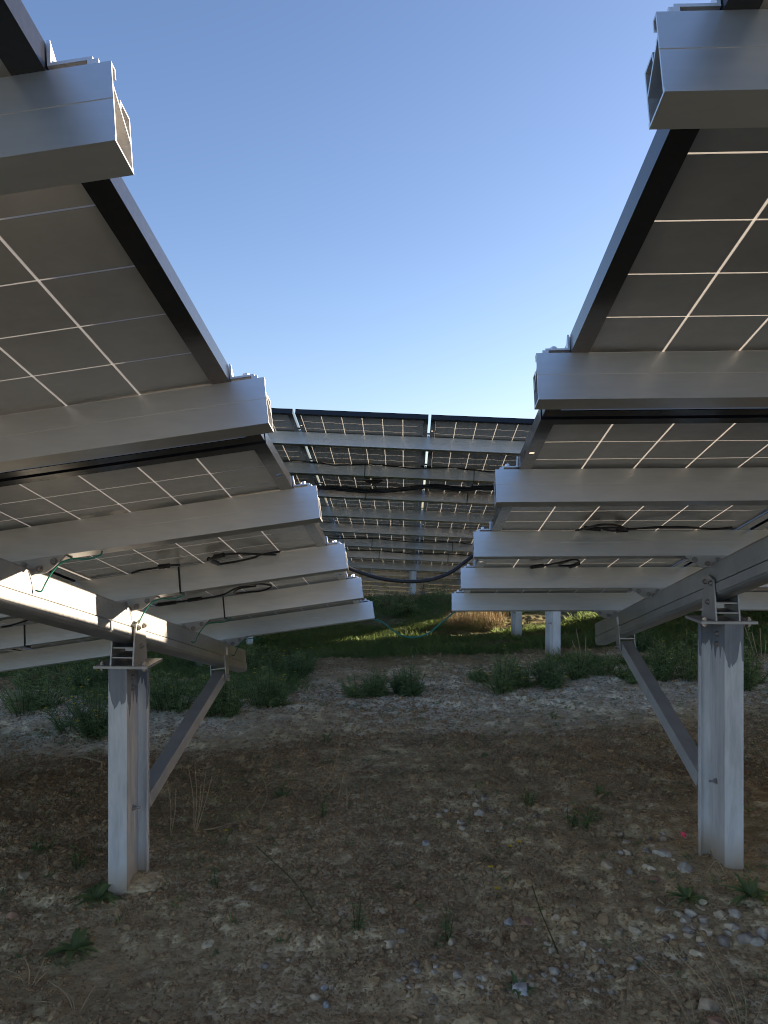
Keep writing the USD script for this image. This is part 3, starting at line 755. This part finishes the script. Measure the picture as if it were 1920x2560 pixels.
small_list = [
    (1312, 2010, 95, 60, 5, 'thin seedling standing alone right of the scene centre'),
    (1455, 2055, 95, 120, 16, 'low dark weed on the soil left of the right post'),
    (690, 1995, 60, 60, 6, 'small weed among the dry tangle right of the left brace'),
    (818, 1855, 55, 40, 4, 'small green weed in the middle of the gravel strip edge'),
    (800, 2045, 80, 40, 3, 'thin green shoot on the soil left of centre'),
    (1108, 2360, 120, 60, 4, 'faint wispy weed near the bottom centre'),
    (905, 2320, 90, 50, 4, 'wispy weed left of the bottom centre'),
    (535, 2215, 80, 50, 3, 'thin weed right of the soil heap at the left post'),
    (90, 2130, 60, 100, 8, 'small weed patch left of the foot of the left post'),
    (210, 2160, 90, 60, 6, 'sprig at the left side of the foot of the left post'),
    (1385, 1800, 60, 40, 3, 'small sprig on the dark bank in front of the right brace'),
]
for i, (px, py, hp, wp, ns, lab) in enumerate(small_list):
    p = on_ground(px, py)
    k = p[1] / F_PX
    weed('seedling', hp * k, wp * k * 0.6, ns, 0.040, 0.0036, lab, p, 300 + i, 0, 18, M_leaf2)

def rosette(px, py, size_px, label, seed, n=20):
    rg = np.random.default_rng(seed)
    p = on_ground(px, py); R_ = size_px * p[1] / F_PX
    T = thing('rosette_plant', p, label, 'weed')
    for i in range(n):
        a = i * 2.399 + rg.uniform(-0.2, 0.2); l = R_ * rg.uniform(0.6, 1.0)
        d = np.array([math.cos(a), math.sin(a), 0]); side = np.array([-d[1], d[0], 0])
        V, F = [], []
        for j in range(7):
            u = j / 6
            c = d * l * u + side * l * 0.12 * math.sin(i * 1.7) * u * u + np.array([0, 0, 0.004 + l * ((0.35 + 0.5 * (i % 4) / 3) * u - (0.35 + 0.2 * (i % 3) / 2) * u * u)])
            w = l * 0.095 * (1 + 0.3 * math.sin(i * 2.2 + j)) * math.sin(math.pi * (0.08 + 0.92 * u) ** 0.8) * (1 + 0.25 * (j % 2)) + 0.001
            V += [c - side * w + [0, 0, w * 0.35], c - [0, 0, 0.001], c + side * w + [0, 0, w * 0.35]]
        for j in range(6):
            for q in (0, 1):
                a0 = 3 * j + q
                F += [[a0, a0 + 1, a0 + 4], [a0, a0 + 4, a0 + 3]]
        put(T, 'leaf', trimesh.Trimesh(np.array(V), np.array(F), process=False), M_leaf if i % 3 else M_leaf2, smooth=True)
rosette(243, 2252, 75, 'leafy rosette weed at the foot of the left post', 1)
rosette(185, 2380, 85, 'flat rosette weed in the lower left of the soil', 2)
rosette(1718, 2250, 62, 'bright rosette weed below the right post', 3)
rosette(1880, 2245, 90, 'big dark rosette weed at the right edge of the picture', 4, 16)
rosette(1295, 2480, 60, 'small rosette growing beside the pale stone at the bottom', 5, 9)
rosette(1500, 1985, 40, 'small rosette on the soil between the brace and the scene centre', 6, 9)

def flower(px, py, label, seed):
    rg = np.random.default_rng(seed)
    p = on_ground(px, py + 26)
    T = thing('yellow_flower', p, label, 'flower')
    tip = np.array([rg.uniform(-0.01, 0.01), rg.uniform(-0.01, 0.01), 0.045])
    put(T, 'stem', tube([(0, 0, -0.01), tip * 0.5 + [0.004, 0, 0], tip], 0.0014, 5), M_stem)
    st, ds = [], []
    for j in range(9):
        a = j * 2 * np.pi / 9
        st.append(tip); ds.append(np.array([math.cos(a), math.sin(a), 0.35]))
    put(T, 'petals', ribbons(st, ds, [0.013] * 9, [0.0042] * 9, [0.1] * 9, rg), M_petal)
flower(1275, 2118, 'yellow flower left of the pair on the middle soil', 1)
flower(1300, 2104, 'yellow flower right of the pair on the middle soil', 2)
flower(1232, 2168, 'single yellow flower just below the pair on the soil', 3)
flower(1237, 2225, 'lowest of the yellow flowers on the middle soil', 4)
flower(563, 2076, 'tiny yellow flower by the pale twig right of the left post', 5)

# dry stalks, twigs
def stalk(name, label, paths, r, category='dry stalk', mat_=None):
    pts = [np.array([on_ground(q[0], q[1]) * [1, 1, 1] + [0, 0, q[2]] for q in path]) for path in paths]
    b = np.mean(np.vstack(pts), 0)
    T = thing(name, b, label, category)
    for q in pts:
        put(T, 'stem', tube(smooth_path(q - b, 5), r, 5, taper=None), mat_ or M_stalk, smooth=True)
def upright(label, px, py, tops, r=0.0020):
    p = on_ground(px, py)
    T = thing('dry_stalk', p, label, 'dry stalk')
    for (tx, ty) in tops:
        d = ray(tx, ty) * (p[1] + 0.05) - p
        put(T, 'stem', tube(smooth_path([(0, 0, -0.02), d * 0.45 + [0.01, 0, 0.01], d], 5), r, 5), M_stalk, smooth=True)
upright('tall dry grass stalks standing right of the left brace', 485, 2085, [(487, 1905), (470, 1910), (515, 1925), (502, 1960), (530, 1940)])
upright('thin dry stalks between the left brace and the dry tangle', 425, 2090, [(418, 1950), (440, 1970)])
upright('dry twiggy stems at the lower left corner', 70, 2470, [(10, 2420), (60, 2390), (110, 2400), (130, 2420), (30, 2440)])
upright('long dry grass blades arching over the bottom right corner', 1860, 2600, [(1700, 2360), (1640, 2330), (1800, 2420), (1920, 2470), (1750, 2330), (1850, 2440)], 0.0011)
upright('long dry grass blade leaning over at the bottom right', 1740, 2570, [(1600, 2400), (1690, 2440), (1560, 2350)], 0.0010)
upright('dry straw clump leaning behind the right post', 1900, 1700, [(1860, 1560), (1880, 1580), (1850, 1600), (1900, 1570), (1915, 1600)], 0.003)
upright('dry straw wisps left of the right brace', 1455, 1690, [(1440, 1570), (1430, 1600), (1465, 1590)], 0.0025)
upright('pale dry blades in the lower left soil', 190, 2530, [(150, 2470), (240, 2460), (120, 2450), (60, 2500)], 0.002)
stalk('dry_vine', 'tangled dry vine trailing over the soil right of the left brace', [
    [(600, 2040, 0.01), (640, 2010, 0.03), (680, 1978, 0.05), (740, 1968, 0.045), (790, 1972, 0.03), (830, 1995, 0.01)],
    [(630, 1990, 0.02), (655, 1975, 0.06), (668, 2000, 0.03), (650, 2035, 0.01)],
    [(800, 1990, 0.02), (835, 1960, 0.09), (850, 1920, 0.16), (842, 1880, 0.2)],
    [(820, 1995, 0.02), (850, 1985, 0.06), (870, 2005, 0.02)],
    [(845, 2010, 0.02), (862, 1985, 0.11), (868, 2030, 0.02)]], 0.0028)
stalk('dry_root_tangle', 'curled dry stems at the foot of the right post', [
    [(1765, 2190, 0.01), (1790, 2185, 0.05), (1810, 2200, 0.03), (1825, 2225, 0.01)],
    [(1775, 2150, 0.04), (1790, 2180, 0.02), (1800, 2205, 0.02)],
    [(1630, 2310, 0.005), (1660, 2290, 0.02), (1700, 2300, 0.025), (1730, 2335, 0.01), (1740, 2370, 0.0)],
    [(1660, 2270, 0.0), (1690, 2262, 0.02), (1715, 2290, 0.01)]], 0.0018)
stalk('pale_twig', 'pale bare twig lying on the soil right of the left post', [[(510, 2078, 0.008), (545, 2075, 0.012), (580, 2064, 0.012), (640, 2070, 0.006)], [(545, 2080, 0.01), (575, 2066, 0.012), (590, 2060, 0.01)]], 0.004, 'twig')
stalk('pale_stick', 'pale stick lying on the gravel left of the left post', [[(160, 1905, 0.01), (205, 1900, 0.02), (265, 1912, 0.01)]], 0.008, 'stick')
stalk('dry_leaf_blade', 'dry curled leaf blade on the soil left of the bottom centre', [[(645, 2330, 0.004), (668, 2290, 0.02), (678, 2255, 0.03)]], 0.003, 'dry leaf')
stalk('bent_shoot', 'dark bent shoot lying on the soil left of centre', [[(640, 2150, 0.06), (700, 2200, 0.05), (745, 2235, 0.03), (785, 2280, 0.0)]], 0.0022, 'shoot', M_stem)
stalk('bent_shoot', 'dark shoot leaning over the soil right of the bottom centre', [[(1330, 2260, 0.07), (1350, 2310, 0.05), (1380, 2360, 0.02), (1400, 2395, 0.0)]], 0.0022, 'shoot', M_stem)
pk = on_ground(1705, 2125)
T = thing('pink_scrap', pk, 'small scrap of pink plastic caught on a stalk by the right post', 'plastic scrap')
put(T, 'stalk', tube([(0, 0, -0.01), (-0.012, 0, 0.03), (0.006, 0.0, 0.058)], 0.0013, 5), M_dry)
v = np.array([(-0.006, 0, 0.07), (0.004, 0.004, 0.075), (0.016, 0, 0.066), (0.018, 0.004, 0.052), (0.008, -0.004, 0.05), (0.0, 0.004, 0.056)])
put(T, 'scrap', trimesh.Trimesh(np.vstack([v, v.mean(0) + [0, -0.006, 0]]), [[i, (i + 1) % 6, 6] for i in range(6)], process=False), M_pink)

# ------------------------------------------------------------------ stones and gravel
def rockmat(name, ramp, rand):
    return mat(name, {'g': ('geometry', {}), 'o': ('object_info', {}),
        'r': ('rgb_ramp', {'ramp': ramp}), 'n': ('noise_texture', {'scale': 60.0, 'detail': 4.0}), 'nr': ('rgb_ramp', {'ramp': [(0.3, (0.7, 0.7, 0.7)), (0.7, (1.15, 1.13, 1.1))]}),
        'm': ('mix_color', {'blend_type': 'multiply', 'fac': 1.0, 'use_clamp': False}), 'b': ('bump', {'strength': 0.35, 'distance': 0.004}),
        'p': ('principled_bsdf', {'roughness': 0.85, 'specular_ior_level': 0.25})},
        [(rand, 'r.fac'), ('g.position', 'n.vector'), ('n.fac', 'nr.fac'), ('r.color', 'm.a'), ('nr.color', 'm.b'), ('m.result', 'p.base_color'), ('n.fac', 'b.height'), ('b.normal', 'p.normal')])
RAMP = [(0.0, (0.31, 0.21, 0.115)), (0.3, (0.53, 0.385, 0.22)), (0.55, (0.65, 0.50, 0.315)), (0.78, (0.56, 0.48, 0.36)), (0.93, (0.72, 0.61, 0.45)), (1.0, (0.82, 0.74, 0.61))]
M_rock = rockmat('pebble_rock', RAMP, 'g.random_per_island')
def pebble(seed, sub=1, flat=0.62):
    rg = np.random.default_rng(seed)
    m_ = trimesh.creation.icosphere(subdivisions=sub)
    v = m_.vertices
    n_ = v / np.linalg.norm(v, axis=1, keepdims=True)
    d = 1 + 0.55 * (meshkit.fbm(n_ * 1.4 + seed * 3.7, 2, seed) - 0.5)
    for _ in range(9):                                   # a few broken faces
        a = rg.normal(size=3); a /= np.linalg.norm(a)
        k = n_ @ a
        d = np.where(k * d > 0.66, 0.66 / np.maximum(k, 0.1), d)
    m_.vertices = n_ * d[:, None] * [1.0, rg.uniform(0.65, 0.95), flat * rg.uniform(0.8, 1.15)]
    return m_

def scatter(n, y0, y1, margin=0.15):
    yy = rng.uniform(y0 ** 2, y1 ** 2, n) ** 0.5
    xx = rng.uniform(-1, 1, n) * (0.48 * yy + margin)
    return xx, yy
def pebbles_mesh(n, y0, y1, med, sig, sub_protos):
    xx, yy = scatter(n * 2, y0, y1)
    dens = meshkit.fbm(np.stack([xx * 1.1, yy * 1.1, xx * 0], -1), 3, 21)
    keep = rng.uniform(0, 1, len(xx)) < np.clip((dens - 0.28) * 2.4, 0.12, 1)
    xx, yy = xx[keep][:n], yy[keep][:n]
    r = np.clip(med * np.exp(rng.normal(size=len(xx)) * sig), 0.002, 0.026)
    zz_ = ground_z(xx, yy)
    V, F, o = [], [], 0
    which = rng.integers(0, len(sub_protos), len(xx))
    ang = rng.uniform(0, 2 * np.pi, len(xx)); tl = rng.normal(size=(len(xx), 2)) * 0.25
    for w, P in enumerate(sub_protos):
        ids = np.nonzero(which == w)[0]
        if not len(ids):
            continue
        v = P.vertices[None] * r[ids][:, None, None]
        c, s_ = np.cos(ang[ids])[:, None], np.sin(ang[ids])[:, None]
        x_, y_ = v[..., 0] * c - v[..., 1] * s_, v[..., 0] * s_ + v[..., 1] * c
        z_ = v[..., 2] + x_ * tl[ids, :1] + y_ * tl[ids, 1:]
        V.append(np.stack([x_ + xx[ids][:, None], y_ + yy[ids][:, None], z_ + (zz_[ids] + r[ids] * 0.22)[:, None]], -1).reshape(-1, 3))
        f = P.faces[None] + (np.arange(len(ids)) * len(P.vertices))[:, None, None]
        F.append(f.reshape(-1, 3) + o); o += len(V[-1])
    return np.vstack(V), np.vstack(F)
lows = [pebble(i, 0) for i in range(40, 52)]
mids = [pebble(i, 1) for i in range(60, 72)]
v1, f1 = pebbles_mesh(60000, 2.1, 5.2, 0.0050, 0.42, lows)
v2, f2 = pebbles_mesh(7000, 2.1, 5.2, 0.0095, 0.40, mids)
v3, f3 = pebbles_mesh(18000, 5.0, 8.6, 0.0085, 0.45, lows)
put_g = put(None, 'gravel', (np.vstack([v1, v2, v3]), np.vstack([f1, f2 + len(v1), f3 + len(v1) + len(v2)])), M_rock)
tag(put_g, 'small grey and brown pebbles strewn over the soil', 'gravel', kind='stuff')

def stone(px, py, size_px, label, seed, group=None, mat_=None, flat=0.62):
    p = on_ground(px, py)
    r = size_px * p[1] / F_PX / 2
    m_ = pebble(seed, 2, flat)
    rot = trimesh.transformations.rotation_matrix(seed * 1.7, (0.12, 0.1, 1)); m_.apply_transform(rot)
    m_.apply_scale(r); m_.apply_translation(p + [0, 0, r * 0.04])
    return tag(put(None, 'stone', m_, mat_ or M_stones[seed % len(M_stones)], smooth=35), label, 'stone', group)
def solid_rock(name, c):
    c = np.array(c)
    return rockmat(name, [(0.0, c * 0.9), (1.0, c * 1.1)], 'o.random')
M_stones = [solid_rock('stone_brown', (0.42, 0.32, 0.215)), solid_rock('stone_grey', (0.44, 0.385, 0.31)), solid_rock('stone_tan', (0.52, 0.42, 0.29)), solid_rock('stone_dark', (0.30, 0.255, 0.21))]
M_pale = solid_rock('stone_pale', (0.52, 0.50, 0.48)); M_blue = solid_rock('stone_blue_grey', (0.42, 0.41, 0.39)); M_red = solid_rock('stone_reddish', (0.40, 0.24, 0.16))
for i, (px, py, sz, lab, mm) in enumerate([
    (1300, 2478, 62, 'large pale stone half covered by a rosette at the bottom', M_pale),
    (1272, 2308, 36, 'white oblong stone on the soil below the yellow flowers', M_pale),
    (815, 2515, 32, 'blue-grey rounded stone at the bottom, left of centre', M_blue),
    (810, 2470, 26, 'pale grey flat stone touching the blue-grey stone', M_pale),
    (790, 2492, 38, 'brown stone beside the blue-grey stone', M_stones[2]),
    (1316, 2306, 42, 'orange-brown stone right of the white oblong stone', M_red),
    (1632, 2200, 40, 'reddish stone on the soil left of the foot of the right post', M_red),
    (1712, 2172, 56, 'broad grey stone left of the foot of the right post', M_stones[1]),
    (1655, 2135, 50, 'grey stone behind the broad grey stone by the right post', M_stones[1]),
    (1518, 2162, 44, 'angular grey-brown stone in the soil left of the right post', M_stones[0]),
    (1865, 2350, 62, 'large dark stone at the lower right edge', M_stones[3]),
    (1905, 2335, 50, 'grey stone cut by the right edge of the picture', M_stones[1]),
    (1770, 2520, 70, 'brown-grey stone low in the bottom right corner', M_stones[0]),
    (1790, 2555, 60, 'reddish brown stone at the bottom right edge', M_red),
    (975, 2365, 50, 'rounded pale stone in the soil at bottom centre', M_stones[2]),
    (1590, 2330, 42, 'greenish brown stone in the lower right soil', M_stones[2]),
    (30, 2290, 36, 'pinkish stone at the left edge in the lower soil', M_red),
    (60, 2190, 46, 'pale brown lump of soil stone left of the left post', M_stones[2]),
    (1065, 2110, 30, 'pale bluish stone right of the scene centre', M_blue),
    (1200, 2035, 38, 'pale grey stone in the stony patch at centre right', M_stones[1]),
    (520, 2360, 40, 'pale flat stone in the lower left soil', M_stones[2])]):
    stone(px, py, sz, lab, 500 + i, None, mm)
srg = np.random.default_rng(5)
spots = []
for (cx, cy, sx, sy, n, lo, hi) in [(1230, 2030, 110, 60, 22, 16, 30), (1750, 2330, 130, 70, 34, 20, 48), (1500, 2380, 200, 90, 30, 16, 36), (1250, 2440, 250, 80, 34, 16, 36), (1600, 2120, 120, 60, 16, 16, 36),
                                    (900, 2400, 250, 90, 26, 14, 30), (1000, 1690, 500, 40, 20, 14, 26), (100, 2180, 80, 70, 14, 16, 36), (400, 1790, 400, 40, 18, 14, 28), (1880, 2000, 40, 60, 12, 20, 36), (1500, 1960, 150, 40, 10, 18, 32)]:
    for _ in range(n):
        spots.append((cx + srg.normal() * sx * 0.6, cy + srg.normal() * sy * 0.6, srg.uniform(lo, hi)))
n_s = 0
for px, py, sz in spots:
    if 0 < px < 1920 and 1660 < py < 2550 and n_s < 150:
        stone(px, py, sz, 'small loose grey or brown stone among the gravel', 600 + n_s, 'loose stones scattered over the soil')
        n_s += 1
# heap of soil at the left post
hp_ = on_ground(352, 2205)
hm = trimesh.creation.icosphere(subdivisions=4)
vv = hm.vertices; vv = vv * (1 + 0.5 * (meshkit.fbm(vv * 3.1, 4, 77) - 0.5))[:, None]
hm.vertices = vv * [0.11, 0.09, 0.036] + hp_ + [0, 0, -0.008]
tag(put(None, 'soil_heap', hm, M_ground, smooth=True), 'small heap of grey soil against the foot of the left post', 'soil heap')

# ------------------------------------------------------------------ grass
def tuft_mesh(seed, n, h, w, spread, lean=0.35):
    rg = np.random.default_rng(seed)
    P = np.stack([rg.normal(size=n) * spread * 0.4, rg.normal(size=n) * spread * 0.4, np.full(n, -0.02)], 1)
    D = np.stack([rg.normal(size=n) * lean, rg.normal(size=n) * lean, np.ones(n)], 1)
    return ribbons(P, D, h * rg.uniform(0.5, 1.1, n), np.full(n, w), rg.uniform(0.0, 0.4, n), rg, 3)
def instancer(name, label, category, protos, material, P, scales, yaws, which):
    pi = UsdGeom.PointInstancer.Define(stage, numbered('/World', name))
    pth = str(pi.GetPath())
    pr = []
    for i, m_ in enumerate(protos):
        q = usdkit.mesh(stage, f'{pth}/tuft_{i:03d}' if i else f'{pth}/tuft', m_, material)
        pr.append(q.GetPath())
    pi.CreatePrototypesRel().SetTargets(pr)
    pi.CreateProtoIndicesAttr(Vt.IntArray.FromNumpy(which.astype(np.int32)))
    pi.CreatePositionsAttr(Vt.Vec3fArray.FromNumpy(P.astype(np.float32)))
    pi.CreateScalesAttr(Vt.Vec3fArray.FromNumpy(np.repeat(scales[:, None], 3, 1).astype(np.float32)))
    q = np.zeros((len(P), 4), np.float16); q[:, 2] = np.sin(yaws / 2); q[:, 3] = np.cos(yaws / 2)
    pi.CreateOrientationsAttr(Vt.QuathArray([Gf.Quath(float(math.cos(a / 2)), 0.0, 0.0, float(math.sin(a / 2))) for a in yaws]))
    tag(pi.GetPrim(), label, category, kind='stuff')
def field(n, x0, x1, y0, y1, thresh, seed, freq=0.9):
    rg = np.random.default_rng(seed)
    xx, yy = rg.uniform(x0, x1, n), rg.uniform(y0, y1, n)
    d = meshkit.fbm(np.stack([xx * freq, yy * freq, xx * 0], -1), 3, seed)
    k = d > thresh
    xx, yy = xx[k], yy[k]
    return np.stack([xx, yy, ground_z(xx, yy)], 1), rg.uniform(0.6, 1.3, len(xx)), rg.uniform(0, 6.28, len(xx)), rg.integers(0, 4, len(xx))
gp = [tuft_mesh(900 + i, 34, 0.13, 0.0048, 0.16, 0.9) for i in range(4)]
a = field(11000, -6, 6, 8.2, 15.5, 0.40, 31)
b = field(2600, -6, -0.75, 6.5, 8.4, 0.44, 32)
b2 = field(1800, 0.5, 6, 7.0, 8.6, 0.50, 34)
c = field(5000, -6, 8, 15, 26, 0.35, 33)
instancer('grass', 'low green grass under and beyond the second-row array', 'grass', gp, M_grass, *[np.concatenate(q) for q in zip(a, b, b2, c)])
dp_ = [tuft_mesh(950 + i, 26, 0.30, 0.003, 0.12) for i in range(4)]
a = field(260, -3, 4, 13.0, 15.0, 0.52, 41)
b = field(60, 0.9, 1.7, 11.4, 12.2, 0.46, 42)
instancer('dry_grass', 'tan dry grass standing beyond the second-row posts', 'dry grass', dp_, M_dry, *[np.concatenate(q) for q in zip(a, b)])

# straw litter and sprouts on the near soil
lrg = np.random.default_rng(88)
n = 2600
xx, yy = scatter(n, 2.15, 7.6)
dens = meshkit.fbm(np.stack([xx * 1.3, yy * 1.3, xx * 0 + 4], -1), 3, 51)
k = dens > lrg.uniform(0.25, 0.75, n)
xx, yy = xx[k], yy[k]
P = np.stack([xx, yy, ground_z(xx, yy) + 0.004], 1)
a = lrg.uniform(0, 2 * np.pi, len(xx))
D = np.stack([np.cos(a), np.sin(a), lrg.uniform(-0.02, 0.35, len(xx))], 1)
tag(put(None, 'straw_litter', ribbons(P, D, lrg.uniform(0.02, 0.09, len(xx)), lrg.uniform(0.0012, 0.0026, len(xx)), lrg.uniform(0.0, 0.3, len(xx)), lrg, 3), M_dry),
    'bits of dry straw lying about on the stony soil', 'straw', kind='stuff')
n = 900
xx, yy = scatter(n, 2.15, 7.6)
dens = meshkit.fbm(np.stack([xx * 0.9, yy * 0.9, xx * 0 + 9], -1), 3, 61)
k = dens > 0.52
xx, yy = xx[k], yy[k]
P, D = [], []
for x_, y_ in zip(xx, yy):
    for _ in range(7):
        P.append((x_ + lrg.normal() * 0.01, y_ + lrg.normal() * 0.01, float(ground_z(x_, y_))))
        D.append((lrg.normal() * 0.8, lrg.normal() * 0.8, lrg.uniform(0.2, 1.2)))
tag(put(None, 'sprouts', ribbons(np.array(P), np.array(D), lrg.uniform(0.015, 0.05, len(P)), np.full(len(P), 0.0035), lrg.uniform(0, 0.4, len(P)), lrg, 2), M_leaf2),
    'tiny green sprouts growing thinly over the soil', 'sprouts', kind='stuff')
